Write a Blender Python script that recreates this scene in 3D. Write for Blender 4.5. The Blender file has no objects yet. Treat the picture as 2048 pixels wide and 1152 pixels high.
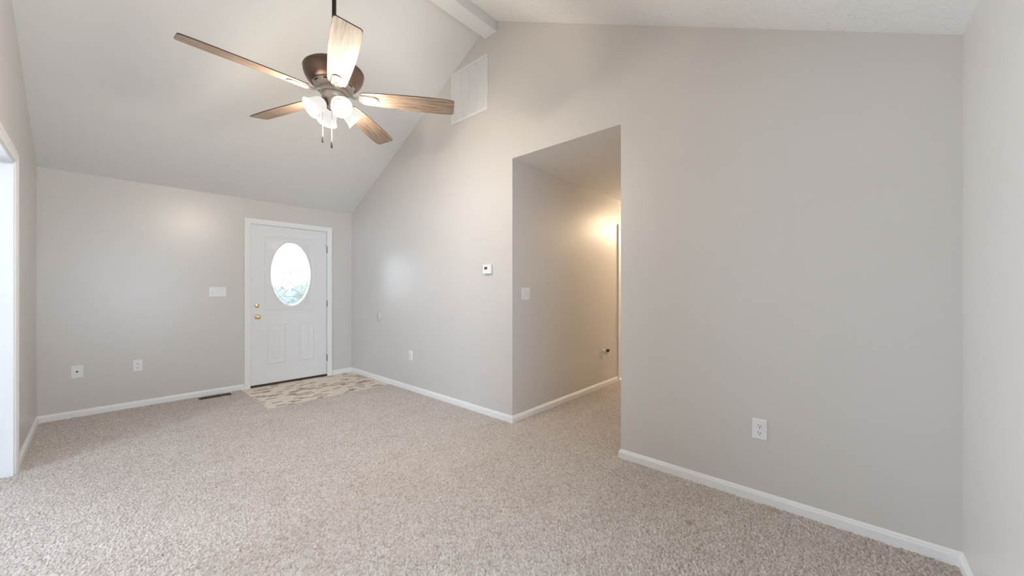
import bpy, bmesh, math, random
import numpy as np
from mathutils import Vector, Matrix

R = math.radians
C = bpy.context.scene.collection
sc = bpy.context.scene

# ------------------------------------------------------------------ camera
cam_d = bpy.data.cameras.new('camera')
cam = bpy.data.objects.new('camera', cam_d); C.objects.link(cam)
cam.location = (0, 0, 1.22)
cam.rotation_euler = (R(90), 0, R(41.85 - 90))
cam_d.sensor_width = 36
cam_d.lens = 745.15 / 2048 * 36
cam_d.shift_y = 3.4 / 2048
cam_d.clip_start = 0.02
sc.camera = cam

# ------------------------------------------------------------------ view, world, daylight
sc.view_settings.view_transform = 'Standard'
sc.view_settings.look = 'None'
sc.view_settings.gamma = 1
sc.view_settings.use_curve_mapping = False
sc.view_settings.exposure = 0.11
sc.cycles.use_denoising = True
sc.cycles.max_bounces = 10
sc.cycles.diffuse_bounces = 7
sc.cycles.sample_clamp_indirect = 6

world = bpy.data.worlds.new('sky'); sc.world = world
world.use_nodes = True
wb = world.node_tree.nodes['Background']
wb.inputs[0].default_value = (0.66, 0.80, 1.0, 1)
wb.inputs[1].default_value = 7.8

DAY = (0.775, 0.865, 1.0)
WARM = (1.0, 0.88, 0.72)

def area(name, loc, rot, sx, sy, power, col, portal=False):
    d = bpy.data.lights.new(name, 'AREA'); d.shape = 'RECTANGLE'
    d.size = sx; d.size_y = sy; d.energy = power; d.color = col
    o = bpy.data.objects.new(name, d); C.objects.link(o)
    o.location = loc; o.rotation_euler = rot
    if portal: d.cycles.is_portal = True
    return o

def point(name, loc, power, col, rad):
    d = bpy.data.lights.new(name, 'POINT'); d.energy = power; d.color = col; d.shadow_soft_size = rad
    o = bpy.data.objects.new(name, d); C.objects.link(o); o.location = loc
    return o

# daylight through the adjoining room's window (west), plus fill at two added unseen windows
area('daylight_side_window', (-4.36, 1.5, 1.5), (0, R(-90), 0), 1.2, 1.2, 160, (0.64, 0.78, 1.0))
area('added_side_back_window_fill', (-2.0, 5.39, 1.30), (R(-90), 0, 0), 2.2, 1.6, 440, DAY)  # added to brighten the front wall and right part of the room
area('added_front_window_fill', (0.60, -0.62, 1.25), (R(90), 0, 0), 1.4, 1.6, 14, (0.9, 0.95, 1.0))  # flat fill from an added window behind the camera
area('daylight_door', (1.73, 5.68, 1.43), (R(-90), 0, 0), 0.5, 0.86, 1, DAY, portal=True)

# ------------------------------------------------------------------ room measures (metres)
Xb, Ya, Yc, Xd = 2.5505, 5.5053, -0.3851, -0.3626
ZE, ZR = 2.3435, 3.8232
YR = (Ya + Yc) / 2
SL = (ZR - ZE) / (Ya - YR)
YH1, YH2, ZH = 2.2802, 1.2201, 2.4262
T = 0.115

# ------------------------------------------------------------------ materials
def mat(name, col, rough=0.5, metal=0.0, spec=0.5, bump=None, emit=None, extra=None):
    m = bpy.data.materials.new(name); m.use_nodes = True
    nt = m.node_tree; b = nt.nodes['Principled BSDF']
    b.inputs['Base Color'].default_value = (*col, 1)
    b.inputs['Roughness'].default_value = rough
    b.inputs['Metallic'].default_value = metal
    b.inputs['Specular IOR Level'].default_value = spec
    if emit:
        b.inputs['Emission Color'].default_value = (*emit[0], 1)
        b.inputs['Emission Strength'].default_value = emit[1]
    if bump:
        scale, strength, dist, detail = bump
        tc = nt.nodes.new('ShaderNodeTexCoord')
        n = nt.nodes.new('ShaderNodeTexNoise'); n.inputs['Scale'].default_value = scale; n.inputs['Detail'].default_value = detail
        bp = nt.nodes.new('ShaderNodeBump'); bp.inputs['Strength'].default_value = strength; bp.inputs['Distance'].default_value = dist
        nt.links.new(tc.outputs['Object'], n.inputs['Vector'])
        nt.links.new(n.outputs['Fac'], bp.inputs['Height'])
        nt.links.new(bp.outputs['Normal'], b.inputs['Normal'])
    return m

def ramp(nt, stops, interp='LINEAR'):
    r = nt.nodes.new('ShaderNodeValToRGB'); cr = r.color_ramp; cr.interpolation = interp
    while len(cr.elements) < len(stops): cr.elements.new(0.5)
    for e, (p, c) in zip(cr.elements, stops):
        e.position = p; e.color = (*c, 1) if len(c) == 3 else c
    return r

M_wall = mat('greige_wall_paint', (0.61, 0.584, 0.558), 0.30, spec=0.62, bump=(160, 0.05, 0.002, 2))
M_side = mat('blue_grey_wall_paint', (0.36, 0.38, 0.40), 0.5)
M_trim = mat('white_trim_paint', (0.80, 0.80, 0.80), 0.35)
M_door = mat('white_door_paint', (0.76, 0.765, 0.775), 0.38)
M_plate = mat('white_plastic', (0.78, 0.78, 0.79), 0.35)
M_ivory = mat('ivory_plastic', (0.74, 0.71, 0.64), 0.4)
M_dark = mat('dark_slot', (0.03, 0.03, 0.03), 0.6)
M_screw = mat('painted_screw', (0.62, 0.62, 0.62), 0.4)
M_brass = mat('polished_brass', (0.83, 0.66, 0.36), 0.18, metal=1.0)
M_steel = mat('satin_steel', (0.55, 0.53, 0.50), 0.35, metal=1.0)
M_hinge = mat('dull_hinge_steel', (0.26, 0.235, 0.22), 0.45, metal=0.6)
M_bronze = mat('aged_bronze', (0.155, 0.10, 0.076), 0.40, metal=0.55)
M_iron = mat('glare_lightened_bronze', (0.50, 0.42, 0.36), 0.42, metal=0.45)  # housing bronze again, lamp glare put into a lighter colour
M_dkmetal = mat('dark_rod_metal', (0.035, 0.022, 0.02), 0.4, metal=0.4)
M_thresh = mat('dark_threshold', (0.035, 0.018, 0.014), 0.6)
M_vent = mat('white_enamel', (0.74, 0.74, 0.74), 0.4)
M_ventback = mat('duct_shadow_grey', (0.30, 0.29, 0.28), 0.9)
M_lcd = mat('green_grey_lcd', (0.055, 0.10, 0.085), 0.25)
M_register = mat('brown_register_metal', (0.055, 0.028, 0.013), 0.5, metal=0.2)
M_fob = mat('dark_fob', (0.012, 0.009, 0.008), 0.6, spec=0.15)
M_bulb = mat('lit_bulb', (1, 1, 1), 0.5, emit=((1.0, 0.93, 0.82), 12.0))
M_lawn = mat('lawn_green', (0.21, 0.21, 0.18), 0.9, bump=(30, 0.5, 0.05, 3))
M_leaf = mat('hedge_leaf', (0.185, 0.195, 0.155), 0.7, bump=(12, 0.8, 0.1, 4))
M_concrete = mat('porch_concrete', (0.5, 0.49, 0.47), 0.9)

def ceiling_mat(name, col, kind):
    m = mat(name, col, 0.9, spec=0.2)
    nt = m.node_tree; b = nt.nodes['Principled BSDF']
    tc = nt.nodes.new('ShaderNodeTexCoord')
    if kind == 'stomp':
        v = nt.nodes.new('ShaderNodeTexVoronoi'); v.feature = 'DISTANCE_TO_EDGE'; v.inputs['Scale'].default_value = 24
        n = nt.nodes.new('ShaderNodeTexNoise'); n.inputs['Scale'].default_value = 30; n.inputs['Detail'].default_value = 4
        n.inputs['Distortion'].default_value = 1.6
        mix = nt.nodes.new('ShaderNodeMixRGB'); mix.inputs[0].default_value = 0.10
        nt.links.new(tc.outputs['Object'], mix.inputs[1]); nt.links.new(n.outputs['Color'], mix.inputs[2])
        nt.links.new(mix.outputs[0], v.inputs['Vector']); nt.links.new(tc.outputs['Object'], n.inputs['Vector'])
        r = ramp(nt, [(0.0, (1, 1, 1)), (0.06, (0.25, 0.25, 0.25)), (0.16, (0, 0, 0))])
        mu = nt.nodes.new('ShaderNodeMath'); mu.operation = 'MULTIPLY'
        r2 = ramp(nt, [(0.46, (0, 0, 0)), (0.60, (1, 1, 1))])
        nt.links.new(v.outputs['Distance'], r.inputs[0]); nt.links.new(n.outputs['Fac'], r2.inputs[0])
        nt.links.new(r.outputs[0], mu.inputs[0]); nt.links.new(r2.outputs[0], mu.inputs[1])
        h = mu.outputs[0]; st, di = 0.42, 0.006
    elif kind == 'light':
        n = nt.nodes.new('ShaderNodeTexNoise'); n.inputs['Scale'].default_value = 40; n.inputs['Detail'].default_value = 5
        nt.links.new(tc.outputs['Object'], n.inputs['Vector']); h = n.outputs['Fac']; st, di = 0.10, 0.006
    else:
        n = nt.nodes.new('ShaderNodeTexNoise'); n.inputs['Scale'].default_value = 75; n.inputs['Detail'].default_value = 3
        nt.links.new(tc.outputs['Object'], n.inputs['Vector'])
        r = ramp(nt, [(0.42, (0, 0, 0)), (0.62, (1, 1, 1))]); nt.links.new(n.outputs['Fac'], r.inputs[0])
        h = r.outputs[0]; st, di = 0.6, 0.006
    bp = nt.nodes.new('ShaderNodeBump'); bp.inputs['Strength'].default_value = st; bp.inputs['Distance'].default_value = di
    nt.links.new(h, bp.inputs['Height']); nt.links.new(bp.outputs['Normal'], b.inputs['Normal'])
    return m
M_ceil_l = ceiling_mat('smooth_ceiling_paint', (0.725, 0.72, 0.71), 'light')
M_ceil_r = ceiling_mat('stomped_ceiling_texture', (0.85, 0.85, 0.84), 'stomp')
M_ceil_h = ceiling_mat('popcorn_ceiling', (0.80, 0.79, 0.78), 'popcorn')

def carpet_mat():
    m = mat('flecked_carpet', (0.5, 0.43, 0.37), 0.95, spec=0.1)
    nt = m.node_tree; b = nt.nodes['Principled BSDF']
    at = nt.nodes.new('ShaderNodeAttribute'); at.attribute_name = 'fleck'
    r = ramp(nt, [(0.0, (0.165, 0.112, 0.078)), (0.2, (0.325, 0.262, 0.215)), (0.45, (0.485, 0.424, 0.375)), (0.8, (0.61, 0.555, 0.512)), (1.0, (0.74, 0.69, 0.645))])
    nt.links.new(at.outputs['Fac'], r.inputs[0])
    st = nt.nodes.new('ShaderNodeAttribute'); st.attribute_name = 'stain'
    mx = nt.nodes.new('ShaderNodeMixRGB'); mx.inputs[2].default_value = (0.20, 0.085, 0.04, 1)
    nt.links.new(st.outputs['Fac'], mx.inputs[0]); nt.links.new(r.outputs[0], mx.inputs[1])
    nt.links.new(mx.outputs[0], b.inputs['Base Color'])
    b.inputs['Sheen Weight'].default_value = 0.25
    b.inputs['Sheen Roughness'].default_value = 0.6
    tc = nt.nodes.new('ShaderNodeTexCoord')
    n = nt.nodes.new('ShaderNodeTexNoise'); n.inputs['Scale'].default_value = 330; n.inputs['Detail'].default_value = 3
    bp = nt.nodes.new('ShaderNodeBump'); bp.inputs['Strength'].default_value = 0.6; bp.inputs['Distance'].default_value = 0.004
    nt.links.new(tc.outputs['Object'], n.inputs['Vector']); nt.links.new(n.outputs['Fac'], bp.inputs['Height'])
    nt.links.new(bp.outputs['Normal'], b.inputs['Normal'])
    return m
M_carpet = carpet_mat()

def tile_mat():
    m = mat('mosaic_vinyl_tile', (0.7, 0.6, 0.5), 0.4)
    nt = m.node_tree; b = nt.nodes['Principled BSDF']
    tc = nt.nodes.new('ShaderNodeTexCoord')
    br = nt.nodes.new('ShaderNodeTexBrick')
    br.offset = 0.5; br.offset_frequency = 2; br.squash = 0.7; br.squash_frequency = 3
    br.inputs['Scale'].default_value = 1.0
    br.inputs['Brick Width'].default_value = 0.105; br.inputs['Row Height'].default_value = 0.035
    br.inputs['Mortar Size'].default_value = 0.0022; br.inputs['Mortar Smooth'].default_value = 0.3
    br.inputs['Color1'].default_value = (0, 0, 0, 1); br.inputs['Color2'].default_value = (1, 1, 1, 1); br.inputs['Mortar'].default_value = (0.40, 0.40, 0.40, 1)
    nt.links.new(tc.outputs['Object'], br.inputs['Vector'])
    beige = [(0.0, (0.72, 0.63, 0.51)), (0.25, (0.78, 0.69, 0.58)), (0.5, (0.75, 0.66, 0.53)), (0.77, (0.33, 0.225, 0.15)), (0.89, (0.25, 0.16, 0.105))]
    r = ramp(nt, beige, 'CONSTANT'); nt.links.new(br.outputs['Color'], r.inputs[0])
    n = nt.nodes.new('ShaderNodeTexNoise'); n.inputs['Scale'].default_value = 18; n.inputs['Detail'].default_value = 4
    nt.links.new(tc.outputs['Object'], n.inputs['Vector'])
    mx = nt.nodes.new('ShaderNodeMixRGB'); mx.blend_type = 'OVERLAY'; mx.inputs[0].default_value = 0.35
    nt.links.new(r.outputs[0], mx.inputs[1]); nt.links.new(n.outputs['Fac'], mx.inputs[2])
    nt.links.new(mx.outputs[0], b.inputs['Base Color'])
    return m
M_tile = tile_mat()

def wood_mat():
    m = mat('rustic_wood_blade', (0.2, 0.1, 0.06), 0.5, spec=0.35)
    nt = m.node_tree; b = nt.nodes['Principled BSDF']
    tc = nt.nodes.new('ShaderNodeTexCoord')
    mp = nt.nodes.new('ShaderNodeMapping'); mp.inputs['Scale'].default_value = (3.0, 60, 20)
    n = nt.nodes.new('ShaderNodeTexNoise'); n.inputs['Scale'].default_value = 1.6; n.inputs['Detail'].default_value = 7; n.inputs['Roughness'].default_value = 0.7
    n.inputs['Distortion'].default_value = 0.6
    nt.links.new(tc.outputs['Object'], mp.inputs[0]); nt.links.new(mp.outputs[0], n.inputs['Vector'])
    r = ramp(nt, [(0.30, (0.075, 0.050, 0.036)), (0.45, (0.165, 0.115, 0.085)), (0.6, (0.28, 0.21, 0.16)), (0.75, (0.41, 0.33, 0.265))])
    nt.links.new(n.outputs['Fac'], r.inputs[0]); nt.links.new(r.outputs[0], b.inputs['Base Color'])
    bp = nt.nodes.new('ShaderNodeBump'); bp.inputs['Strength'].default_value = 0.3; bp.inputs['Distance'].default_value = 0.002
    nt.links.new(n.outputs['Fac'], bp.inputs['Height']); nt.links.new(bp.outputs['Normal'], b.inputs['Normal'])
    return m
M_wood = wood_mat()

def glass_mat(name, tint, trans, bump_scale=None, emit=None):
    m = bpy.data.materials.new(name); m.use_nodes = True; nt = m.node_tree
    nt.nodes.remove(nt.nodes['Principled BSDF']); out = nt.nodes['Material Output']
    tr = nt.nodes.new('ShaderNodeBsdfTransparent'); tr.inputs[0].default_value = (*tint, 1)
    gl = nt.nodes.new('ShaderNodeBsdfGlossy'); gl.inputs['Roughness'].default_value = 0.12
    tl = nt.nodes.new('ShaderNodeBsdfTranslucent'); tl.inputs[0].default_value = (0.9, 0.93, 0.94, 1)
    m1 = nt.nodes.new('ShaderNodeMixShader'); m1.inputs[0].default_value = trans
    nt.links.new(tl.outputs[0], m1.inputs[1]); nt.links.new(tr.outputs[0], m1.inputs[2])
    fr = nt.nodes.new('ShaderNodeFresnel'); fr.inputs[0].default_value = 1.45
    m2 = nt.nodes.new('ShaderNodeMixShader')
    nt.links.new(fr.outputs[0], m2.inputs[0]); nt.links.new(m1.outputs[0], m2.inputs[1]); nt.links.new(gl.outputs[0], m2.inputs[2])
    nt.links.new(m2.outputs[0], out.inputs[0])
    if bump_scale:
        tc = nt.nodes.new('ShaderNodeTexCoord'); n = nt.nodes.new('ShaderNodeTexNoise'); n.inputs['Scale'].default_value = bump_scale
        bp = nt.nodes.new('ShaderNodeBump'); bp.inputs['Strength'].default_value = 0.3; bp.inputs['Distance'].default_value = 0.003
        nt.links.new(tc.outputs['Object'], n.inputs['Vector']); nt.links.new(n.outputs['Fac'], bp.inputs['Height'])
        nt.links.new(bp.outputs['Normal'], gl.inputs['Normal'])
    return m
M_pane = glass_mat('window_glass', (0.95, 0.97, 0.97), 0.97)
M_doorglass = glass_mat('textured_door_glass', (0.72, 0.72, 0.67), 0.96, 60)
M_bevel = glass_mat('clear_bevel_glass', (0.78, 0.80, 0.80), 0.95)
M_came = mat('bloom_pale_lead_line', (0.74, 0.77, 0.77), 0.5)  # lead grey raised, backlight bloom put into the colour

def shade_mat(name, col, strength):
    # lit frosted glass: passes the bulb's light on, so it reflects little and glows
    m = mat(name, (0.03, 0.03, 0.03), 0.4, spec=0.15, emit=(col, strength))
    return m
M_shade = shade_mat('frosted_lamp_glass', (1.0, 0.955, 0.90), 0.80)
M_shade_in = shade_mat('frosted_lamp_glass_inside', (1.0, 0.965, 0.92), 0.92)

# ------------------------------------------------------------------ helpers
def link(name, bm, mats, parent=None, loc=(0, 0, 0), smooth=False, bevel=0, kind=None, recalc=True):
    if recalc: bmesh.ops.recalc_face_normals(bm, faces=bm.faces)
    me = bpy.data.meshes.new(name); bm.to_mesh(me); bm.free()
    for m in (mats if isinstance(mats, (list, tuple)) else [mats]): me.materials.append(m)
    if smooth:
        for p in me.polygons: p.use_smooth = True
    o = bpy.data.objects.new(name, me); C.objects.link(o); o.location = loc
    if parent: o.parent = parent
    if bevel:
        md = o.modifiers.new('bevel', 'BEVEL'); md.width = bevel; md.segments = 2; md.limit_method = 'ANGLE'; md.angle_limit = R(40)
    if smooth:
        try:
            me.set_sharp_from_angle(angle=R(38))
        except Exception: pass
    if kind: o['kind'] = kind
    return o

def tag(o, label, cat, group=None, kind=None):
    o['label'] = label; o['category'] = cat
    if group: o['group'] = group
    if kind: o['kind'] = kind
    return o

def empty(name, loc, rz=0):
    o = bpy.data.objects.new(name, None); C.objects.link(o)
    o.location = loc; o.rotation_euler = (0, 0, rz); o.empty_display_size = 0.05
    return o

def box(bm, x0, x1, y0, y1, z0, z1, mi=0):
    vs = [bm.verts.new((x, y, z)) for x in (x0, x1) for y in (y0, y1) for z in (z0, z1)]
    for f in ((0, 1, 3, 2), (4, 6, 7, 5), (0, 4, 5, 1), (2, 3, 7, 6), (0, 2, 6, 4), (1, 5, 7, 3)):
        fc = bm.faces.new([vs[i] for i in f]); fc.material_index = mi

def lathe(bm, prof, seg=32, mtx=Matrix(), mi=0, cap=True):
    rings = []
    for r, z in prof:
        if r < 1e-6: rings.append([bm.verts.new(mtx @ Vector((0, 0, z)))])
        else: rings.append([bm.verts.new(mtx @ Vector((r * math.cos(2 * math.pi * k / seg), r * math.sin(2 * math.pi * k / seg), z))) for k in range(seg)])
    for a, b in zip(rings, rings[1:]):
        for k in range(seg):
            k2 = (k + 1) % seg
            if len(a) == 1 and len(b) == 1: continue
            if len(a) == 1: f = bm.faces.new((a[0], b[k], b[k2]))
            elif len(b) == 1: f = bm.faces.new((a[k], b[0], a[k2]))
            else: f = bm.faces.new((a[k], a[k2], b[k2], b[k]))
            f.material_index = mi

def tube(bm, pts, r, seg=10, mi=0, closed=False):
    pts = [Vector(p) for p in pts]; n = len(pts); rings = []
    up = Vector((0.013, 0.021, 1))
    for i, p in enumerate(pts):
        if closed: t = pts[(i + 1) % n] - pts[i - 1]
        else: t = pts[min(i + 1, n - 1)] - pts[max(i - 1, 0)]
        t.normalize()
        a = t.cross(up)
        if a.length < 0.05: a = t.cross(Vector((1, 0, 0)))
        a.normalize(); b = t.cross(a)
        rings.append([bm.verts.new(p + r * (math.cos(2 * math.pi * k / seg) * a + math.sin(2 * math.pi * k / seg) * b)) for k in range(seg)])
    pairs = list(zip(rings, rings[1:])) + ([(rings[-1], rings[0])] if closed else [])
    for a, b in pairs:
        for k in range(seg):
            bm.faces.new((a[k], a[(k + 1) % seg], b[(k + 1) % seg], b[k])).material_index = mi
    if not closed:
        bm.faces.new(rings[0]).material_index = mi; bm.faces.new(rings[-1]).material_index = mi

def prism(bm, pts, d, mi=0):
    """polygon of 3-D points extruded by vector d"""
    a = [bm.verts.new(p) for p in pts]; b = [bm.verts.new(Vector(p) + Vector(d)) for p in pts]
    n = len(a)
    fs = [bm.faces.new(a), bm.faces.new(b[::-1])]
    for i in range(n): fs.append(bm.faces.new((a[i], a[(i + 1) % n], b[(i + 1) % n], b[i])))
    for f in fs: f.material_index = mi

def wall(name, pts, d, m=None, soffit=None):
    bm = bmesh.new(); prism(bm, pts, d)
    o = link(name, bm, [m or M_wall] + ([soffit] if soffit else []), kind='structure')
    if soffit:
        for p in o.data.polygons:
            if abs(p.normal.z) > 0.9 and p.center.z > 1: p.material_index = 1
    return o

# ------------------------------------------------------------------ room shell
def zc(y): return ZE + (Ya - y) * SL if y > YR else ZE + (y - Yc) * SL

# back wall (entry door opening)
DX0, DX1, DZ = 1.277, 2.198, 2.044
wall('wall_back', [(Xd, Ya, -0.02), (DX0, Ya, -0.02), (DX0, Ya, DZ), (DX1, Ya, DZ), (DX1, Ya, -0.02), (Xb, Ya, -0.02), (Xb, Ya, ZE), (Xd, Ya, ZE)], (0, T, 0))
# right gable wall with the hall opening
wall('wall_right', [(Xb, Yc, -0.02), (Xb, YH2, -0.02), (Xb, YH2, ZH), (Xb, YH1, ZH), (Xb, YH1, -0.02), (Xb, Ya, -0.02), (Xb, Ya, ZE), (Xb, YR, ZR), (Xb, Yc, ZE)], (T, 0, 0), soffit=M_ceil_h)
# left gable wall with the cased opening
OY0, OY1, OZ = 2.0, 4.095, 2.065
wall('wall_left', [(Xd, Yc, -0.02), (Xd, OY0, -0.02), (Xd, OY0, OZ), (Xd, OY1, OZ), (Xd, OY1, -0.02), (Xd, Ya, -0.02), (Xd, Ya, ZE), (Xd, YR, ZR), (Xd, Yc, ZE)], (-T, 0, 0))

def wall_with_window(name, axis, c, u0, u1, z0, z1, a0, a1, b0, b1, thick, m=None):
    """wall in plane axis=c spanning u0..u1, z0..z1, hole a0..a1 x b0..b1; one mesh of four slabs"""
    bm = bmesh.new()
    for (p, q, r, s) in ((u0, a0, z0, z1), (a1, u1, z0, z1), (a0, a1, z0, b0), (a0, a1, b1, z1)):
        if axis == 'y': box(bm, p, q, min(c, c + thick), max(c, c + thick), r, s)
        else: box(bm, min(c, c + thick), max(c, c + thick), p, q, r, s)
    return link(name, bm, m or M_wall, kind='structure')
# front wall (behind the camera, window added for fill light) - its right end shows at the frame edge
wall_with_window('wall_front', 'y', Yc, Xd, Xb, -0.02, ZE, -0.12, 1.32, 0.45, 2.05, -T)

def ceiling_slab(name, y0, z0, y1, z1, m):
    bm = bmesh.new()
    prism(bm, [(Xd, y0, z0), (Xb, y0, z0), (Xb, y1, z1), (Xd, y1, z1)], (0, 0, 0.1))
    return link(name, bm, m, kind='structure')
ceiling_slab('ceiling', Ya, ZE, YR, ZR, M_ceil_l)
ceiling_slab('ceiling_front', Yc, ZE, YR, ZR, M_ceil_r)
# ridge beam
bm = bmesh.new(); box(bm, Xd, Xb, YR - 0.079, YR + 0.079, 3.682, ZR)
ridge = link('ridge_beam', bm, M_trim, kind='structure', bevel=0.003)
ridge['label'] = 'white boxed ridge beam along the peak of the vaulted ceiling'

# ---- hall
HX = 7.0
wall('wall_hall_left', [(Xb + T, YH1, -0.02), (4.73, YH1, -0.02), (4.73, YH1, 2.035), (5.55, YH1, 2.035), (5.55, YH1, -0.02), (HX, YH1, -0.02), (HX, YH1, ZH), (Xb + T, YH1, ZH)], (0, T, 0))
bm = bmesh.new(); box(bm, Xb + T, HX, YH2 - T, YH2, -0.02, ZH); link('wall_hall_right', bm, M_wall, kind='structure')
bm = bmesh.new(); box(bm, HX, HX + T, YH2 - T, YH1 + T, -0.02, ZH); link('wall_hall_end', bm, M_wall, kind='structure')
bm = bmesh.new(); box(bm, Xb + T, HX, YH2, YH1, ZH, ZH + 0.1); link('ceiling_hall', bm, M_ceil_h, kind='structure')

# ---- adjoining room beyond the cased opening
SX0, SX1, SY0, SY1, SZ = -4.2, Xd - T, -0.6, 5.2, 2.44
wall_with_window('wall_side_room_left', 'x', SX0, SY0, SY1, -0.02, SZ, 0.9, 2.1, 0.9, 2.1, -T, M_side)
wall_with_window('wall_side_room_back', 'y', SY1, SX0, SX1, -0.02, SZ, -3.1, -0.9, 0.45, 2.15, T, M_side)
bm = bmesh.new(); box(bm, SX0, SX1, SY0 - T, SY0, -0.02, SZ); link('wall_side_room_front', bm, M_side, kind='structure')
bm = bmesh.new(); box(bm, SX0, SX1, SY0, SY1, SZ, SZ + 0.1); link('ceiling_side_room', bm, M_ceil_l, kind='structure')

def window(name, axis, c, a0, a1, b0, b1, out):
    """frame, mullion, rails and two panes in a wall opening"""
    d0, d1 = (c + 0.02 * out, c + 0.09 * out)
    def bx(bm, p, q, y0, y1, r, s):
        lo, hi = min(y0, y1), max(y0, y1)
        if axis == 'y': box(bm, p, q, lo, hi, r, s)
        else: box(bm, lo, hi, p, q, r, s)
    bm = bmesh.new(); w = 0.05
    bx(bm, a0, a1, d0, d1, b0, b0 + w); bx(bm, a0, a1, d0, d1, b1 - w, b1)
    bx(bm, a0, a0 + w, d0, d1, b0 + w, b1 - w); bx(bm, a1 - w, a1, d0, d1, b0 + w, b1 - w)
    mid = (b0 + b1) / 2; bx(bm, a0 + w, a1 - w, d0, d1, mid - 0.02, mid + 0.02)
    fr = link(name, bm, M_trim, kind='structure')
    for r, s in ((b0 + w, mid - 0.02), (mid + 0.02, b1 - w)):
        bm = bmesh.new(); bx(bm, a0 + w, a1 - w, c + 0.05 * out, c + 0.054 * out, r, s)
        link('window_pane', bm, M_pane, fr)
    return fr
window('window_1', 'x', SX0, 0.9, 2.1, 0.9, 2.1, -1)
window('added_window_3', 'y', SY1, -3.1, -0.9, 0.45, 2.15, 1)  # unseen window added to bring light through the cased opening
window('added_window_2', 'y', Yc, -0.12, 1.32, 0.45, 2.05, -1)  # unseen window added behind the camera for fill

# ------------------------------------------------------------------ carpet (tufted pile as real relief)
TX, TY = 1.18, 4.40
def carpet(name, x0, x1, y0, y1, step, seed, cut=None, cell=0.0094, attrs=True):
    rng = np.random.default_rng(seed)
    nx, ny = int((x1 - x0) / step) + 1, int((y1 - y0) / step) + 1
    xs = np.linspace(x0, x1, nx); ys = np.linspace(y0, y1, ny)
    gx, gy = np.meshgrid(xs, ys, indexing='ij')
    cx, cy = int((x1 - x0) / cell) + 4, int((y1 - y0) / cell) + 4
    px = rng.uniform(0.05, 0.95, (cx, cy)); py = rng.uniform(0.05, 0.95, (cx, cy))
    ph = rng.uniform(0.55, 1.0, (cx, cy)); pc = rng.uniform(0, 1, (cx, cy))
    u = (gx - x0) / cell + 1; v = (gy - y0) / cell + 1
    iu = np.floor(u).astype(int); iv = np.floor(v).astype(int)
    best = np.full(gx.shape, 9.0); hh = np.zeros_like(gx); cc = np.zeros_like(gx)
    for du in (-1, 0, 1):
        for dv in (-1, 0, 1):
            a = np.clip(iu + du, 0, cx - 1); b = np.clip(iv + dv, 0, cy - 1)
            d = np.hypot(a + px[a, b] - u, b + py[a, b] - v)
            m = d < best
            best = np.where(m, d, best); hh = np.where(m, ph[a, b], hh); cc = np.where(m, pc[a, b], cc)
    # slow unevenness of the pile (footprints and vacuum marks)
    def low(s, seed2):
        r2 = np.random.default_rng(seed2); k = r2.normal(0, 1, (10, 2)) / s; p = r2.uniform(0, 6.28, 10)
        return sum(np.sin(gx * k[i, 0] + gy * k[i, 1] + p[i]) for i in range(10)) / 4.5
    pile = low(0.09, 5) * 0.5 + low(0.03, 6) * 0.5
    z = 0.0175 * hh * np.clip(1 - (best / 0.80) ** 2, 0, 1) ** 0.55 - 0.0140 + 0.0012 * pile
    fleck = np.clip(0.58 + 0.52 * (cc - 0.5) + 0.06 * pile, 0, 1)
    keep = np.ones((nx - 1, ny - 1), bool)
    if cut:
        mx, my = (gx[:-1, :-1] + gx[1:, 1:]) / 2, (gy[:-1, :-1] + gy[1:, 1:]) / 2
        for c in cut: keep &= ~((mx > c[0]) & (mx < c[1]) & (my > c[2]) & (my < c[3]))
    stain = np.zeros_like(gx)
    for (sx, sy, rr, am) in ((2.074, 0.611, 0.022, 0.8), (2.12, 0.60, 0.014, 0.5), (2.03, 0.63, 0.012, 0.35), (1.95, 0.55, 0.015, 0.2)):
        stain = np.maximum(stain, am * np.exp(-((gx - sx) ** 2 + (gy - sy) ** 2) / rr ** 2) * (0.5 + 0.5 * cc))
    co = np.stack([gx, gy, z], -1).reshape(-1, 3)
    idx = np.arange(nx * ny).reshape(nx, ny)
    q = np.stack([idx[:-1, :-1], idx[1:, :-1], idx[1:, 1:], idx[:-1, 1:]], -1)[keep]
    me = bpy.data.meshes.new(name)
    me.vertices.add(len(co)); me.vertices.foreach_set('co', co.astype(np.float32).ravel())
    me.loops.add(q.size); me.loops.foreach_set('vertex_index', q.ravel().astype(np.int32))
    me.polygons.add(len(q)); me.polygons.foreach_set('loop_start', (np.arange(len(q)) * 4).astype(np.int32))
    me.polygons.foreach_set('use_smooth', np.ones(len(q), bool))
    me.update(calc_edges=True)
    a = me.attributes.new('fleck', 'FLOAT', 'POINT'); a.data.foreach_set('value', fleck.astype(np.float32).ravel())
    a = me.attributes.new('stain', 'FLOAT', 'POINT'); a.data.foreach_set('value', stain.astype(np.float32).ravel())
    me.materials.append(M_carpet)
    o = bpy.data.objects.new(name, me); C.objects.link(o); o['kind'] = 'structure'
    return o
REG = (0.765, 1.06, 5.325, 5.43)
carpet('floor', Xd - T, Xb + T, Yc, Ya, 0.0031, 1, cut=[(TX, 9, TY, 9), REG])
carpet('floor_hall', Xb + T - 0.03, HX, YH2, YH1, 0.0040, 2)
bm = bmesh.new(); box(bm, SX0, Xd - T, SY0, SY1, -0.03, -0.006); link('floor_side_room', bm, mat('brown_wood_floor', (0.20, 0.13, 0.085), 0.45), kind='structure')
bm = bmesh.new(); box(bm, TX, Xb, TY, Ya + T, -0.02, -0.004)
o = link('floor_entry', bm, M_tile, kind='structure')
bm = bmesh.new(); box(bm, Xd - T, HX, Yc, Ya, -0.08, -0.03); link('floor_slab', bm, M_concrete, kind='structure')
o['label'] = 'beige and brown mosaic vinyl tile landing at the front door'

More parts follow.
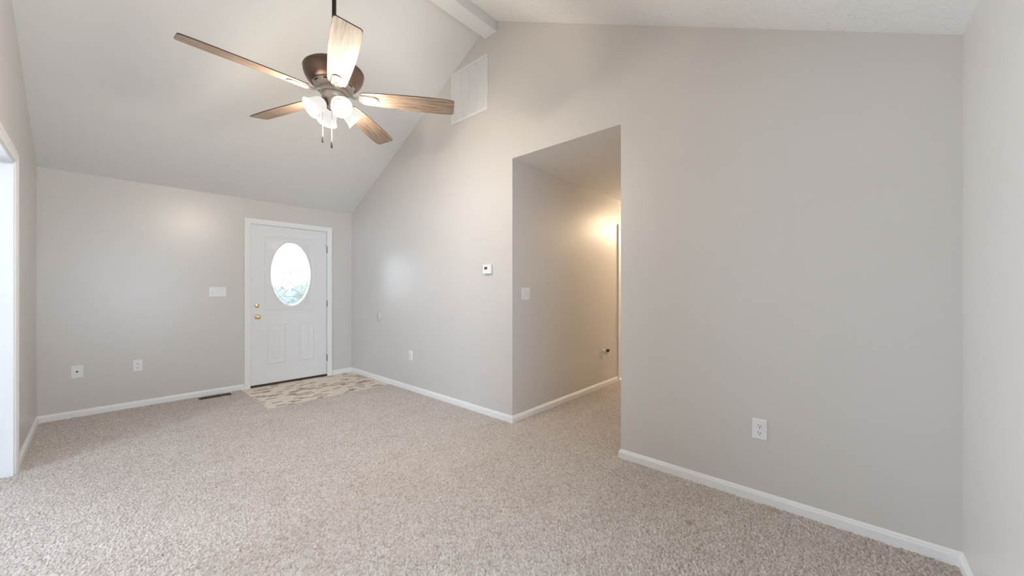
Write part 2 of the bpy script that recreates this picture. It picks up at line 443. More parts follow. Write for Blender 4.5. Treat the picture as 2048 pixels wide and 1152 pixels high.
# ------------------------------------------------------------------ baseboards and casings
BB = [(0, -0.01), (0.013, -0.01), (0.013, 0.040), (0.0115, 0.044), (0.0075, 0.047), (0.0075, 0.051), (0.004, 0.0585), (0, 0.0615)]
def baseboard(name, p0, p1, n, m0=0, m1=0):
    p0, p1, n = Vector((*p0, 0)), Vector((*p1, 0)), Vector((*n, 0)); t = (p1 - p0).normalized()
    bm = bmesh.new(); rows = []
    for p, s, mi in ((p0, 1, m0), (p1, -1, m1)):
        rows.append([bm.verts.new(p + n * d + t * s * d * mi + Vector((0, 0, z))) for d, z in BB])
    k = len(BB)
    for i in range(k): bm.faces.new((rows[0][i], rows[0][(i + 1) % k], rows[1][(i + 1) % k], rows[1][i]))
    bm.faces.new(rows[0]); bm.faces.new(rows[1])
    return link(name, bm, M_trim, kind='structure')
COY = 4.168   # outer edge of the cased opening's casing
baseboard('baseboard_left', (Xd, COY), (Xd, Ya), (1, 0), 0, 1)
baseboard('baseboard_back', (Xd, Ya), (1.214, Ya), (0, -1), 1, 0)
baseboard('baseboard_back_corner', (2.266, Ya), (Xb, Ya), (0, -1), 0, 1)
baseboard('baseboard_right', (Xb, Ya), (Xb, YH1), (-1, 0), 1, -1)
baseboard('baseboard_right_front', (Xb, YH2), (Xb, Yc), (-1, 0), -1, 1)
baseboard('baseboard_front', (Xb, Yc), (Xd, Yc), (0, 1), 1, 0)
baseboard('baseboard_hall_left', (Xb, YH1), (4.665, YH1), (0, -1), -1, 0)
baseboard('baseboard_hall_right', (Xb, YH2), (HX, YH2), (0, 1), -1, 0)

CAS = [(0, 0), (0, 0.009), (0.006, 0.0125), (0.024, 0.0135), (0.030, 0.0165), (0.056, 0.0175), (0.062, 0.015), (0.064, 0)]
def casing(name, a0, a1, top, frame, width=0.064, z0=-0.008):
    """U-shaped mitred casing; frame(u, out, z) -> world point"""
    s = width / 0.064
    bm = bmesh.new(); rows = []
    for (u, z, su, sz) in ((a0, z0, -1, 0), (a0, top, -1, 1), (a1, top, 1, 1), (a1, z0, 1, 0)):
        rows.append([bm.verts.new(frame(u + su * d * s, h, z + sz * d * s)) for d, h in CAS])
    k = len(CAS)
    for a, b in zip(rows, rows[1:]):
        for i in range(k): bm.faces.new((a[i], a[(i + 1) % k], b[(i + 1) % k], b[i]))
    bm.faces.new(rows[0]); bm.faces.new(rows[-1])
    return bm
def jamb(bm, a0, a1, top, frame, depth, t=0.018, z0=-0.008):
    for (p, q, r, s) in ((a0, a0 + t, z0, top), (a1 - t, a1, z0, top), (a0 + t, a1 - t, top - t, top)):
        pts = [frame(u, h, z) for u in (p, q) for h in (0, -depth) for z in (r, s)]
        vs = [bm.verts.new(v) for v in pts]
        for f in ((0, 1, 3, 2), (4, 6, 7, 5), (0, 4, 5, 1), (2, 3, 7, 6), (0, 2, 6, 4), (1, 5, 7, 3)): bm.faces.new([vs[i] for i in f])
F_back = lambda u, h, z: (u, Ya - h, z)
bm = casing('c', DX0, DX1, DZ, F_back, 0.065)
for (p, q) in ((DX0 + 0.004, DX0 + 0.012), (DX1 - 0.012, DX1 - 0.004)): pass
o = link('trim_1', bm, M_trim, kind='structure'); o['label'] = 'white casing around the front door'
F_left = lambda u, h, z: (Xd + h, u, z)
bm = casing('c', OY0, OY1, OZ, F_left, 0.073); jamb(bm, OY0, OY1, OZ, F_left, T)
o = link('trim_2', bm, M_trim, kind='structure'); o['label'] = 'white casing and jamb of the wide opening at the left edge'
F_hall = lambda u, h, z: (u, YH1 - h, z)
bm = casing('c', 4.73, 5.55, 2.035, F_hall, 0.064)
o = link('trim_3', bm, M_trim, kind='structure'); o['label'] = 'white casing of the door along the hall wall'

# ------------------------------------------------------------------ front door
bm = bmesh.new(); box(bm, DX0, DX1, Ya - 0.004, Ya + T, -0.006, 0.016)
o = link('trim_4', bm, M_thresh, kind='structure', bevel=0.003); o['label'] = 'dark threshold under the front door'

DL = Vector((1.2835, Ya + 0.012, 0.020)); DW, DH = 0.907, 2.018
bm = bmesh.new()
rx0, rx1, rz0, rz1 = 0.155, 0.757, 0.928, 1.898
for (a, b, c, d) in ((0, rx0, 0, DH), (rx1, DW, 0, DH), (rx0, rx1, 0, rz0), (rx0, rx1, rz1, DH)): box(bm, a, b, 0, 0.045, c, d)
bmesh.ops.remove_doubles(bm, verts=bm.verts, dist=1e-5)
door = link('door_1', bm, M_door, loc=DL, kind='structure')
tag(door, 'white front door with an oval decorative glass and brass knob', 'door')
door['kind'] = 'structure'
bm = bmesh.new(); box(bm, 0.105, 0.815, -0.0035, 0.001, 1.962, 1.972); link('top_ridge', bm, M_door, door, bevel=0.001)
# plate round the oval
ECX, ECZ, EA, EB = 0.4565, 1.406, 0.2375, 0.417
NS = 96
bm = bmesh.new()
def rect_pt(a):
    c, s = math.cos(a) * EA, math.sin(a) * EB
    k = 1e9
    if c > 1e-9: k = min(k, (rx1 - ECX) / c)
    if c < -1e-9: k = min(k, (rx0 - ECX) / c)
    if s > 1e-9: k = min(k, (rz1 - ECZ) / s)
    if s < -1e-9: k = min(k, (rz0 - ECZ) / s)
    return ECX + c * k, ECZ + s * k
corner_angles = [math.atan2((z - ECZ) / EB, (x - ECX) / EA) for x in (rx0, rx1) for z in (rz0, rz1)]
angs = sorted([2 * math.pi * i / NS - math.pi for i in range(NS)] + corner_angles)
def ell(a, k, y): return (ECX + EA * k * math.cos(a), y, ECZ + EB * k * math.sin(a))
loops = []
for fn in ((lambda a: (rect_pt(a)[0], 0.0, rect_pt(a)[1])),
           (lambda a: (ECX + (rect_pt(a)[0] - ECX) * 0.992, -0.006, ECZ + (rect_pt(a)[1] - ECZ) * 0.994)),
           (lambda a: (ECX + (rect_pt(a)[0] - ECX) * 0.962, -0.0075, ECZ + (rect_pt(a)[1] - ECZ) * 0.974)),
           (lambda a: (ECX + (rect_pt(a)[0] - ECX) * 0.952, -0.0045, ECZ + (rect_pt(a)[1] - ECZ) * 0.966)),
           (lambda a: ell(a, 1.10, -0.0045)), (lambda a: ell(a, 1.075, -0.010)), (lambda a: ell(a, 1.03, -0.012)),
           (lambda a: ell(a, 1.0, -0.006)), (lambda a: ell(a, 1.0, 0.050)), (lambda a: (rect_pt(a)[0], 0.05, rect_pt(a)[1]))):
    loops.append([bm.verts.new(fn(a)) for a in angs])
n = len(angs)
for a, b in zip(loops, loops[1:]):
    for i in range(n): bm.faces.new((a[i], a[(i + 1) % n], b[(i + 1) % n], b[i]))
link('oval_frame', bm, M_door, door, smooth=True)
# glass
bm = bmesh.new()
c0 = bm.verts.new((ECX, 0.02, ECZ)); ring = [bm.verts.new(ell(2 * math.pi * i / NS, 0.90, 0.02)) for i in range(NS)]
for i in range(NS): bm.faces.new((c0, ring[i], ring[(i + 1) % NS]))
glass = link('oval_glass', bm, M_doorglass, door); glass['label'] = 'textured decorative glass'
bm = bmesh.new()
r0 = [bm.verts.new(ell(2 * math.pi * i / NS, 0.90, 0.02)) for i in range(NS)]; r1 = [bm.verts.new(ell(2 * math.pi * i / NS, 0.95, 0.012)) for i in range(NS)]
r2 = [bm.verts.new(ell(2 * math.pi * i / NS, 1.0, 0.02)) for i in range(NS)]
for a, b in ((r0, r1), (r1, r2)):
    for i in range(NS): bm.faces.new((a[i], a[(i + 1) % NS], b[(i + 1) % NS], b[i]))
link('bevelled_border', bm, M_bevel, glass)
LINES = [[(415, 230), (450, 265), (490, 288), (540, 297)], [(560, 297), (590, 270), (625, 245)], [(485, 355), (540, 352), (597, 340)],
         [(633, 370), (620, 410), (590, 450), (557, 475)], [(305, 470), (340, 460), (385, 460), (410, 480), (432, 498)], [(455, 440), (490, 455), (510, 480)],
         [(430, 478), (455, 478), (475, 490)], [(615, 492), (645, 490), (680, 515), (710, 525), (745, 515)], [(490, 515), (450, 540), (415, 580), (405, 635), (400, 670)],
         [(540, 515), (575, 530), (610, 560)], [(535, 550), (575, 570), (615, 580)], [(355, 730), (400, 690), (450, 655), (520, 640), (580, 650)],
         [(390, 800), (430, 750), (480, 705), (540, 695), (600, 725), (650, 790)], [(430, 780), (480, 790), (540, 790), (600, 800), (640, 800)],
         [(585, 510), (620, 515)], [(498, 435), (515, 410)], [(470, 640), (490, 590), (520, 630)], [(520, 520), (515, 470), (535, 430)],
         [(400, 670), (430, 690), (440, 720)], [(640, 640), (665, 665), (650, 700)], [(530, 540), (520, 600), (560, 640)]]
bm = bmesh.new()
def e2(p):
    x, z = ECX + (p[0] - 517) / 245 * EA, ECZ - (p[1] - 503) / 398 * EB
    return (x, 0.017, z)
for L in LINES:
    pts = [Vector(e2(p)) for p in L]; fine = []
    for i in range(len(pts) - 1):
        p0, p1, p2, p3 = pts[max(i - 1, 0)], pts[i], pts[i + 1], pts[min(i + 2, len(pts) - 1)]
        for t in (0, 0.25, 0.5, 0.75):
            fine.append(0.5 * ((2 * p1) + (p2 - p0) * t + (2 * p0 - 5 * p1 + 4 * p2 - p3) * t * t + (3 * p1 - p0 - 3 * p2 + p3) * t ** 3))
    fine.append(pts[-1]); tube(bm, fine, 0.0048, 6)
tube(bm, [ell(2 * math.pi * i / NS, 0.90, 0.017) for i in range(NS)], 0.0038, 6, closed=True)
for dg in (22, 62, 118, 158, 180, 202, 232, 270, 308, 338, 0):
    tube(bm, [ell(R(dg), 0.90, 0.015), ell(R(dg), 0.99, 0.015)], 0.0045, 6)
link('glass_line_work', bm, M_came, glass, smooth=True)
# two embossed lower panels
for (x0, x1) in ((0.178, 0.392), (0.532, 0.742)):
    bm = bmesh.new(); z0, z1 = 0.24, 0.765; lp = []
    for ins, y in ((0, 0.0006), (0.010, -0.0055), (0.022, -0.0055), (0.034, -0.0008), (0.062, -0.0008), (0.076, -0.005)):
        lp.append([bm.verts.new(p) for p in ((x0 + ins, y, z0 + ins), (x1 - ins, y, z0 + ins), (x1 - ins, y, z1 - ins), (x0 + ins, y, z1 - ins))])
    for a, b in zip(lp, lp[1:]):
        for i in range(4): bm.faces.new((a[i], a[(i + 1) % 4], b[(i + 1) % 4], b[i]))
    bm.faces.new(lp[-1]); link('embossed_panel', bm, M_door, door)
toY = Matrix.Rotation(R(90), 4, 'X')       # lathe axis z -> -y
def at(x, z, y=0): return Matrix.Translation((x, y, z)) @ toY
bm = bmesh.new()
lathe(bm, [(0, 0), (0.030, 0), (0.031, 0.003), (0.027, 0.007), (0.012, 0.010), (0.010, 0.028), (0.014, 0.034), (0.024, 0.042), (0.027, 0.052), (0.024, 0.062), (0.014, 0.068), (0, 0.069)], 32, at(0.0715, 0.857))
kn = link('door_knob', bm, M_brass, door, smooth=True); kn['label'] = 'round brass door knob'
bm = bmesh.new()
lathe(bm, [(0, 0), (0.027, 0), (0.028, 0.004), (0.024, 0.010), (0.021, 0.012), (0, 0.012)], 32, at(0.0685, 0.998))
db = link('deadbolt', bm, M_brass, door, smooth=True); db['label'] = 'brass deadbolt thumb turn'
bm = bmesh.new(); box(bm, 0.0635, 0.0735, -0.026, -0.011, 0.982, 1.014); link('thumb_turn', bm, M_brass, db, bevel=0.003)
bm = bmesh.new(); lathe(bm, [(0, 0), (0.005, 0), (0.005, 0.002), (0, 0.002)], 12, at(0.0715, 0.612)); link('screw_plug', bm, M_screw, door)
for i, z in enumerate((1.766, 1.003, 0.234)):
    bm = bmesh.new()
    for k in range(5): lathe(bm, [(0, z - 0.045 + k * 0.018), (0.0055, z - 0.045 + k * 0.018), (0.0055, z - 0.029 + k * 0.018), (0, z - 0.029 + k * 0.018)], 12, Matrix.Translation((DW + 0.004, -0.0225, 0)))
    box(bm, DW + 0.001, DW + 0.007, -0.021, -0.002, z - 0.044, z + 0.044)
    hg = link('hinge', bm, M_hinge, door); hg['label'] = 'dull steel hinge'
    if i == 0:
        bm = bmesh.new(); tube(bm, [(DW + 0.004, -0.020, z + 0.055), (DW - 0.025, -0.035, z + 0.055)], 0.0035, 8); tube(bm, [(DW - 0.018, -0.031, z + 0.055), (DW - 0.028, -0.036, z + 0.055)], 0.008, 10)
        tube(bm, [(DW + 0.004, -0.0225, z + 0.046), (DW + 0.004, -0.0225, z + 0.060)], 0.006, 10)
        link('door_stop', bm, M_steel, hg)

# hall door beyond its casing
bm = bmesh.new(); box(bm, 4.735, 5.545, YH1 + 0.03, YH1 + 0.07, 0.004, 2.03)
d2 = link('door_2', bm, M_door, kind='structure'); tag(d2, 'white door along the left side of the hall, barely in view', 'door'); d2['kind'] = 'structure'
for z in (1.8, 1.0, 0.25):
    bm = bmesh.new(); box(bm, 4.728, 4.742, YH1 + 0.016, YH1 + 0.031, z - 0.045, z + 0.045); link('hinge', bm, M_trim, d2)

# ------------------------------------------------------------------ wall plates
def plate(bm, w, h, t=0.006, e=0.004):
    lo = []
    for ins, y in ((0, 0), (0, -t * 0.35), (e, -t)):
        lo.append([bm.verts.new(p) for p in ((-w / 2 + ins, y, -h / 2 + ins), (w / 2 - ins, y, -h / 2 + ins), (w / 2 - ins, y, h / 2 - ins), (-w / 2 + ins, y, h / 2 - ins))])
    for a, b in zip(lo, lo[1:]):
        for i in range(4): bm.faces.new((a[i], a[(i + 1) % 4], b[(i + 1) % 4], b[i]))
    bm.faces.new(lo[0]); bm.faces.new(lo[-1])

def screw(parent, x, z, y=-0.006):
    bm = bmesh.new(); lathe(bm, [(0, 0), (0.0032, 0), (0.0026, 0.0012), (0, 0.0014)], 12, at(x, z, y)); link('screw', bm, M_screw, parent, smooth=True)

def outlet(loc, rz, label, pm=M_plate, group='duplex wall outlets'):
    t = empty('wall_outlet', loc, rz); tag(t, label, 'outlet', group)
    bm = bmesh.new(); plate(bm, 0.073, 0.118); link('cover_plate', bm, pm, t)
    for s in (0.0195, -0.0195):
        bm = bmesh.new(); pts = []
        for k in range(28):
            a = 2 * math.pi * k / 28; pts.append((0.0172 * math.cos(a), -0.005, s + max(-0.0135, min(0.0135, 0.0172 * math.sin(a)))))
        prism(bm, pts, (0, -0.003, 0), 0)
        box(bm, -0.0078, -0.0052, -0.0085, -0.0078, s - 0.001, s + 0.0085, 1)
        box(bm, 0.0052, 0.0078, -0.0085, -0.0078, s - 0.001, s + 0.0075, 1)
        pts = [(0.0030 * math.cos(2 * math.pi * k / 12), -0.0078, s - 0.0075 + 0.0032 * math.sin(2 * math.pi * k / 12)) for k in range(12)]
        prism(bm, pts, (0, -0.0007, 0), 1)
        link('socket', bm, [pm, M_dark], t)
    screw(t, 0, 0)
    return t
outlet((0.290, Ya, 0.4285), 0, 'white duplex outlet on the back wall, right of the cable jack plate')
outlet((Xb, 3.935, 0.4185), R(-90), 'white duplex outlet low on the long wall, between front door and hall')
outlet((Xb, 0.368, 0.4165), R(-90), 'large nearest white duplex outlet, low on the wall right of the hall')
outlet((4.283, YH1, 0.4085), 0, 'white outlet in the hall with an air freshener plugged in')

# cable jack
t = empty('cable_jack_plate', (-0.1215, Ya, 0.4305)); tag(t, 'white cable jack plate with one dark socket, near the left corner', 'wall plate')
bm = bmesh.new(); plate(bm, 0.078, 0.122); link('cover_plate', bm, M_plate, t)
bm = bmesh.new(); lathe(bm, [(0, 0), (0.0075, 0), (0.0075, 0.004), (0.0048, 0.004), (0.0048, 0.010), (0.0035, 0.010), (0, 0.006)], 16, at(0, 0.002, -0.005)); jk = link('coax_socket', bm, M_dark, t)
screw(t, 0, 0.042); screw(t, 0, -0.042)

def switch_plate(loc, rz, gangs, w, label, ups):
    t = empty('light_switch', loc, rz); tag(t, label, 'light switch')
    bm = bmesh.new(); plate(bm, w, 0.118); link('cover_plate', bm, M_plate, t)
    for g in range(gangs):
        x = (g - (gangs - 1) / 2) * 0.046
        bm = bmesh.new(); s = 1 if ups[g] else -1
        box(bm, x - 0.0055, x + 0.0055, -0.0068, -0.0055, -0.0125, 0.0125, 1)
        prism(bm, [(x - 0.0042, -0.006, -0.009), (x + 0.0042, -0.006, -0.009), (x + 0.0042, -0.006, 0.009), (x - 0.0042, -0.006, 0.009)], (0, -0.009, 0.007 * s), 0)
        link('toggle', bm, [M_plate, M_screw], t)
        screw(t, x, 0.030); screw(t, x, -0.030)
    return t
switch_plate((0.9525, Ya, 1.193), 0, 3, 0.166, 'white triple toggle light switch on the wall left of the front door', (1, 0, 0))
switch_plate((2.7415, YH1, 1.181), 0, 2, 0.117, 'white double toggle light switch just inside the hall', (0, 0))

# thermostat
t = empty('thermostat', (Xb, 2.588, 1.419), R(-90)); tag(t, 'small white thermostat with dark display on the wall by the hall opening', 'thermostat')
bm = bmesh.new(); box(bm, -0.055, 0.055, -0.008, 0, -0.043, 0.043); link('mounting_base', bm, M_screw, t, bevel=0.002)
bm = bmesh.new(); box(bm, -0.057, 0.057, -0.030, -0.008, -0.045, 0.045); link('housing', bm, M_plate, t, bevel=0.004)
bm = bmesh.new(); box(bm, -0.030, 0.008, -0.0312, -0.0295, -0.003, 0.022); sc_ = link('display', bm, M_lcd, t); sc_['label'] = 'dark green display'
for k in range(3):
    bm = bmesh.new(); box(bm, -0.028 + k * 0.014, -0.018 + k * 0.014, -0.032, -0.0295, -0.026, -0.020); link('button', bm, M_plate, t, bevel=0.001)

# blank round cover painted like the wall
bm = bmesh.new(); lathe(bm, [(0, 0), (0.062, 0), (0.062, 0.003), (0.058, 0.006), (0, 0.007)], 40, toY)
o = link('blank_cover', bm, M_wall, loc=(Xb, 4.690, 0.857), smooth=True); o.rotation_euler = (0, 0, R(-90))
tag(o, 'round blank cover painted wall colour, low on the wall near the front door', 'cover plate')

# return air grille
GW, GH = 0.551, 0.543
t = empty('return_air_grille', (Xb, (2.597 + 3.148) / 2, (2.981 + 3.523) / 2), R(-90)); tag(t, 'large square white return air grille high on the wall below the ridge beam', 'vent')
bm = bmesh.new(); w = 0.026
for (a, b, c, d) in ((-GW / 2, GW / 2, -GH / 2, -GH / 2 + w), (-GW / 2, GW / 2, GH / 2 - w, GH / 2), (-GW / 2, -GW / 2 + w, -GH / 2 + w, GH / 2 - w), (GW / 2 - w, GW / 2, -GH / 2 + w, GH / 2 - w)): box(bm, a, b, -0.011, 0, c, d)
link('frame', bm, M_vent, t)
bm = bmesh.new(); box(bm, -GW / 2 + w, GW / 2 - w, -0.001, 0, -GH / 2 + w, GH / 2 - w); link('back_panel', bm, M_ventback, t)
bw = (GW - 2 * w) / 4
for k in range(4):
    bm = bmesh.new(); x0 = -GW / 2 + w + k * bw
    for s in (x0 + 0.0008, x0 + bw - 0.0068): box(bm, s, s + 0.006, -0.0095, -0.001, -GH / 2 + w, GH / 2 - w)
    ns = 34; pitch = (GH - 2 * w) / ns
    for j in range(ns):
        z = -GH / 2 + w + (j + 0.5) * pitch
        prism(bm, [(x0 + 0.007, -0.0095, z + 0.0040), (x0 + 0.007, -0.0085, z + 0.0047), (x0 + 0.007, -0.002, z - 0.0046), (x0 + 0.007, -0.003, z - 0.0053)], (bw - 0.014, 0, 0))
    link('louver_bank', bm, M_vent, t)
for (x, z) in ((0, GH / 2 - w / 2), (0, -GH / 2 + w / 2), (GW / 2 - w / 2, 0), (-GW / 2 + w / 2, 0)): screw(t, x, z, -0.011)

# floor register
t = empty('floor_register', ((REG[0] + REG[1]) / 2, (REG[2] + REG[3]) / 2, -0.002)); tag(t, 'dark brown metal floor register in the carpet along the back baseboard', 'floor vent')
hw, hd = (REG[1] - REG[0]) / 2, (REG[3] - REG[2]) / 2
bm = bmesh.new()
for (a, b, c, d) in ((-hw, hw, -hd, -hd + 0.016), (-hw, hw, hd - 0.016, hd), (-hw, -hw + 0.016, -hd + 0.016, hd - 0.016), (hw - 0.016, hw, -hd + 0.016, hd - 0.016)): box(bm, a, b, c, d, -0.008, 0.003)
link('frame', bm, M_register, t, bevel=0.002)
bm = bmesh.new(); box(bm, -hw + 0.01, hw - 0.01, -hd + 0.01, hd - 0.01, -0.016, -0.012); link('duct_floor', bm, M_dark, t)
bm = bmesh.new()
for k in range(18):
    x = -hw + 0.026 + k * (2 * hw - 0.052) / 17; box(bm, x - 0.0025, x + 0.0025, -hd + 0.014, hd - 0.014, -0.010, 0.001)
box(bm, -hw + 0.016, hw - 0.016, -0.003, 0.003, -0.010, 0.0015)
link('slats', bm, M_register, t)

# plug-in air freshener in the hall outlet
t = empty('air_freshener', (4.285, YH1 - 0.0085, 0.428)); tag(t, 'small plug-in air freshener with a dark cap in the hall outlet', 'air freshener')
bm = bmesh.new(); box(bm, -0.014, 0.014, -0.030, 0, -0.022, 0.022); link('plug_body', bm, M_ivory, t, bevel=0.005)
bm = bmesh.new(); lathe(bm, [(0, -0.050), (0.014, -0.049), (0.019, -0.040), (0.019, -0.018), (0.015, -0.012), (0.015, 0.010), (0, 0.012)], 20, Matrix.Translation((0.012, -0.044, 0))); link('scent_bottle', bm, M_plate, t, smooth=True)
bm = bmesh.new(); lathe(bm, [(0, 0.010), (0.012, 0.010), (0.026, 0.040), (0.024, 0.042), (0, 0.040)], 20, Matrix.Translation((0.012, -0.044, 0))); link('cap', bm, mat('dark_cap', (0.05, 0.04, 0.035), 0.4), t, smooth=True)

# ------------------------------------------------------------------ ceiling fan
FX, FY = 1.067, 2.560
fan = empty('ceiling_fan', (FX, FY, 3.682)); tag(fan, 'five blade rustic wood ceiling fan with four lit glass shades', 'ceiling fan')
def fp(name, bm, m, parent=None, smooth=False, bevel=0):
    # parts modelled with world heights, hung below the fan's mounting point
    for v in bm.verts: v.co.z -= 3.682
    return link(name, bm, m, parent or fan, smooth=smooth, bevel=bevel)
bm = bmesh.new(); lathe(bm, [(0, 3.682), (0.068, 3.682), (0.066, 3.665), (0.05, 3.63), (0.022, 3.61), (0, 3.61)], 32); fp('canopy', bm, M_bronze, smooth=True)
bm = bmesh.new(); lathe(bm, [(0, 3.62), (0.0135, 3.62), (0.0135, 2.74), (0, 2.74)], 16); fp('downrod', bm, M_dkmetal, smooth=True)
bm = bmesh.new(); lathe(bm, [(0, 2.79), (0.022, 2.79), (0.03, 2.775), (0.034, 2.735), (0, 2.735)], 24); fp('rod_collar', bm, M_dkmetal, smooth=True)
bm = bmesh.new()
lathe(bm, [(0, 2.745), (0.05, 2.742), (0.13, 2.725), (0.172, 2.700), (0.184, 2.690), (0.188, 2.682), (0.186, 2.676), (0.183, 2.674), (0.186, 2.671), (0.185, 2.660), (0.178, 2.638), (0.166, 2.616), (0.150, 2.598), (0.128, 2.586), (0.10, 2.582), (0, 2.582)], 64)
fp('motor_housing', bm, M_bronze, smooth=True)
bm = bmesh.new()
lathe(bm, [(0.10, 2.590), (0.128, 2.588), (0.131, 2.584), (0.122, 2.566), (0.108, 2.560), (0, 2.560)], 48)
vr = fp('vent_ring', bm, M_iron, smooth=True)
for k in range(10):
    a = 2 * math.pi * (k + 0.3) / 10
    mt = Matrix.Rotation(a, 4, 'Z') @ Matrix.Translation((0.1275, 0, 2.575)) @ Matrix.Rotation(R(26), 4, 'Y')
    bm = bmesh.new(); box(bm, -0.0015, 0.0015, -0.017, 0.017, -0.0045, 0.0045)
    for v in bm.verts: v.co = mt @ v.co
    fp('vent_slot', bm, M_dark, vr)
bm = bmesh.new(); lathe(bm, [(0, 2.562), (0.088, 2.562), (0.092, 2.556), (0.092, 2.536), (0.086, 2.530), (0, 2.530)], 48); fp('flywheel', bm, M_iron, smooth=True)

BZ, PITCH, RL = 2.522, R(-13.5), 0.80
def blade_outline():
    # (radius, half width) with rounded, slightly angled tip
    top, bot = [], []
    for r, w in ((0.168, 0.034), (0.172, 0.044), (0.182, 0.052), (0.21, 0.057), (0.30, 0.064), (0.42, 0.071), (0.54, 0.0755), (0.64, 0.0765), (0.72, 0.0745), (0.765, 0.072), (0.785, 0.069), (0.793, 0.064), (0.797, 0.056)):
        top.append((r, w)); bot.append((r, -w))
    return top + bot[::-1]
def make_blade(ang):
    bl_rot = Matrix.Rotation(ang, 4, 'Z') @ Matrix.Translation((0, 0, BZ - 3.682)) @ Matrix.Rotation(PITCH, 4, 'X')
    bm = bmesh.new(); ol = blade_outline()
    prism(bm, [(r, w, -0.003) for r, w in ol], (0, 0, 0.006))
    o = link('blade', bm, [M_wood, M_dkmetal], fan, bevel=0.0012)
    for p in o.data.polygons:
        if abs(p.normal.z) < 0.5: p.material_index = 1
    o.matrix_local = bl_rot
    # blade iron: hub arm, hexagonal plate with raised rim under the blade
    bm = bmesh.new()
    hexa = [(0.150, 0.016), (0.172, 0.030), (0.262, 0.026), (0.280, 0.010), (0.280, -0.010), (0.262, -0.026), (0.172, -0.030), (0.150, -0.016)]
    prism(bm, [(x, y, -0.0030) for x, y in hexa], (0, 0, -0.004))
    tube(bm, [(x, y, -0.0075) for x, y in hexa], 0.0036, 8, closed=True)
    tube(bm, [(0.075, 0, 0.022), (0.100, 0, 0.012), (0.125, 0, -0.004), (0.155, 0, -0.007), (0.20, 0, -0.007)], 0.0095, 8)
    for (x, y) in ((0.19, 0.015), (0.19, -0.015), (0.245, 0.0)): lathe(bm, [(0, 0), (0.0045, 0), (0.0035, -0.002), (0, -0.0025)], 10, Matrix.Translation((x, y, -0.007)))
    i = link('blade_iron', bm, M_iron, o)
    return o
for k in range(5): make_blade(R(-108.0 + 72 * k))

# light kit
bm = bmesh.new(); lathe(bm, [(0, 2.532), (0.070, 2.532), (0.076, 2.526), (0.076, 2.505), (0.066, 2.492), (0.052, 2.480), (0.050, 2.462), (0.040, 2.440), (0.018, 2.428), (0.008, 2.418), (0, 2.416)], 48)
kit = fp('light_kit', bm, M_iron, smooth=True)
TILT = R(38)
for az in (175, 85, -5, -95):
    a = R(az); ax = Vector((math.cos(a) * math.cos(TILT), math.sin(a) * math.cos(TILT), -math.sin(TILT)))
    neck = Vector((math.cos(a) * 0.058, math.sin(a) * 0.058, 2.462))
    mt = Matrix.Translation(neck) @ ax.to_track_quat('Z', 'Y').to_matrix().to_4x4()
    bm = bmesh.new(); lathe(bm, [(0, -0.020), (0.016, -0.018), (0.026, -0.004), (0.028, 0.012), (0.020, 0.014), (0, 0.014)], 24, mt)
    sk = fp('lamp_holder', bm, M_bronze, smooth=True)
    bm = bmesh.new()
    lathe(bm, [(0.027, 0.008), (0.040, 0.020), (0.048, 0.040), (0.0505, 0.065), (0.053, 0.085), (0.059, 0.102), (0.067, 0.114), (0.0645, 0.114), (0.0565, 0.101), (0.0505, 0.084), (0.048, 0.064), (0.0455, 0.040), (0.038, 0.022), (0.025, 0.011)], 40, mt)
    sh = fp('glass_shade', bm, [M_shade, M_shade_in], smooth=True)
    for q in sh.data.polygons:
        if q.index >= 6 * 40: q.material_index = 1; sh['label'] = 'glowing frosted glass shade'
    bm = bmesh.new(); lathe(bm, [(0, 0.014), (0.012, 0.016), (0.016, 0.030), (0.027, 0.055), (0.030, 0.070), (0.026, 0.087), (0.014, 0.098), (0, 0.100)], 24, mt)
    fp('light_bulb', bm, M_bulb, smooth=True)
    p = neck + ax * 0.165
    point('fan_bulb_light', (FX + p.x, FY + p.y, p.z), 17, WARM, 0.045)
# pull chains
Rv = Vector((0.667, -0.745, 0)); Fv = Vector((0.745, 0.667, 0))
for off, back, ztop, zend in ((-0.062, -0.03, 2.478, 2.195), (0.008, -0.050, 2.462, 2.152)):
    c = Rv * off + Fv * back
    bm = bmesh.new(); tube(bm, [(c.x * 0.75, c.y * 0.75, ztop), (c.x, c.y, ztop - 0.006), (c.x, c.y, ztop - 0.03), (c.x, c.y, zend + 0.04)], 0.0016, 6)
    ch = fp('pull_chain', bm, M_steel)
    bm = bmesh.new(); lathe(bm, [(0, zend + 0.044), (0.003, zend + 0.043), (0.005, zend + 0.034), (0.0065, zend + 0.012), (0.0055, zend + 0.002), (0, zend)], 14, Matrix.Translation((c.x, c.y, 0)))
    fp('fob', bm, M_fob, ch, smooth=True)

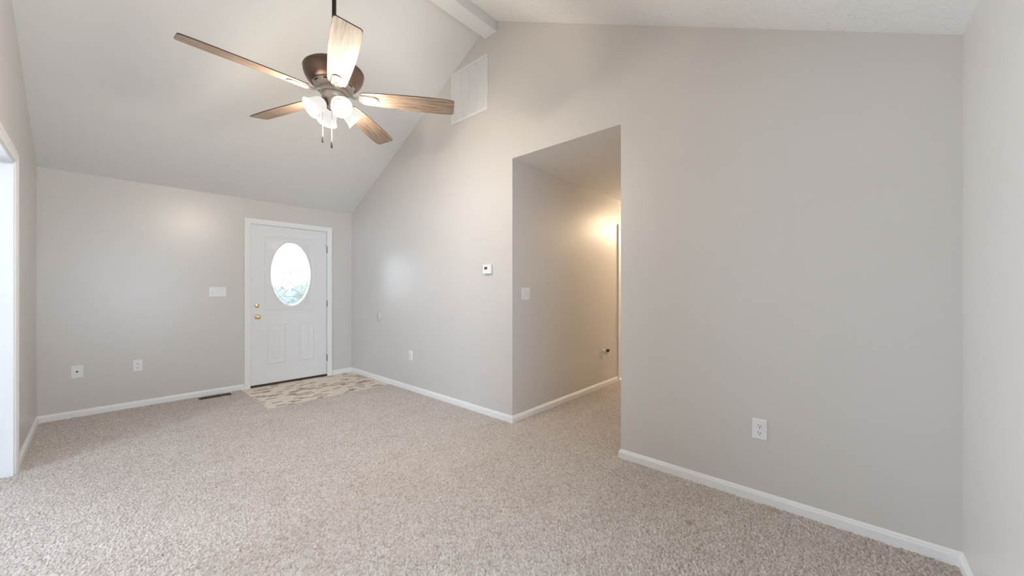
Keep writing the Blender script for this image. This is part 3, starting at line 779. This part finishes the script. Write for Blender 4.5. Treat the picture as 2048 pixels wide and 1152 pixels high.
# hall ceiling lights (out of view round the corner, near one glows on the hall wall; far one added to brighten the hall)
M_dome = mat('hall_dome_glass', (0.9, 0.88, 0.82), 0.4, emit=((1.0, 0.82, 0.60), 2.6))
for hx, pw, lb in ((5.2, 13, 'small flush dome light on the hall ceiling, nearer of two'), (6.3, 55, 'added unseen dome light by the hall end, brightens the hall')):
    t = empty('hall_ceiling_light', (hx, 1.75, ZH)); tag(t, lb, 'ceiling light', 'hall ceiling lights')
    bm = bmesh.new(); lathe(bm, [(0, 0), (0.125, 0), (0.125, -0.018), (0.115, -0.022), (0, -0.022)], 40); link('base', bm, M_trim, t, smooth=True)
    bm = bmesh.new(); lathe(bm, [(0.112, -0.022), (0.108, -0.045), (0.085, -0.070), (0.045, -0.086), (0, -0.090)], 40); link('dome', bm, M_dome, t, smooth=True)
    point('hall_light', (hx, 1.75, ZH - 0.21), pw, (1.0, 0.78, 0.53), 0.20)

# ------------------------------------------------------------------ outdoors beyond the front door
bm = bmesh.new(); box(bm, -30, 40, Ya + T + 1.6, 60, -0.5, -0.3); o = link('ground', bm, M_lawn, kind='structure')
bm = bmesh.new(); box(bm, 0.4, 3.2, Ya + T, Ya + T + 1.6, -0.3, -0.06); link('floor_porch', bm, M_concrete, kind='structure')
rng = random.Random(4)
for k, (hx, hy, hr, hh) in enumerate(((5.3, 19.0, 0.9, 1.7), (7.6, 20.8, 1.1, 2.1), (6.6, 24.0, 1.2, 1.8))):
    bm = bmesh.new(); bmesh.ops.create_icosphere(bm, subdivisions=4, radius=1)
    for v in bm.verts:
        n = math.sin(v.co.x * 7 + k) * math.sin(v.co.y * 6 + 2 * k) * math.sin(v.co.z * 8) * 0.10 + rng.uniform(-0.04, 0.04)
        v.co = Vector((v.co.x * hr * (1 + n), v.co.y * hr * (1 + n), max(v.co.z, -0.9) * hh * 0.5 * (1 + n) + hh * 0.45))
    o = link('shrub', bm, M_leaf, loc=(hx, hy, -0.3), smooth=True)
    tag(o, ('left rounded green shrub', 'right rounded green shrub', 'farthest rounded green shrub')[k] + ' seen through the oval door glass', 'shrub', 'shrubs outside the front door')
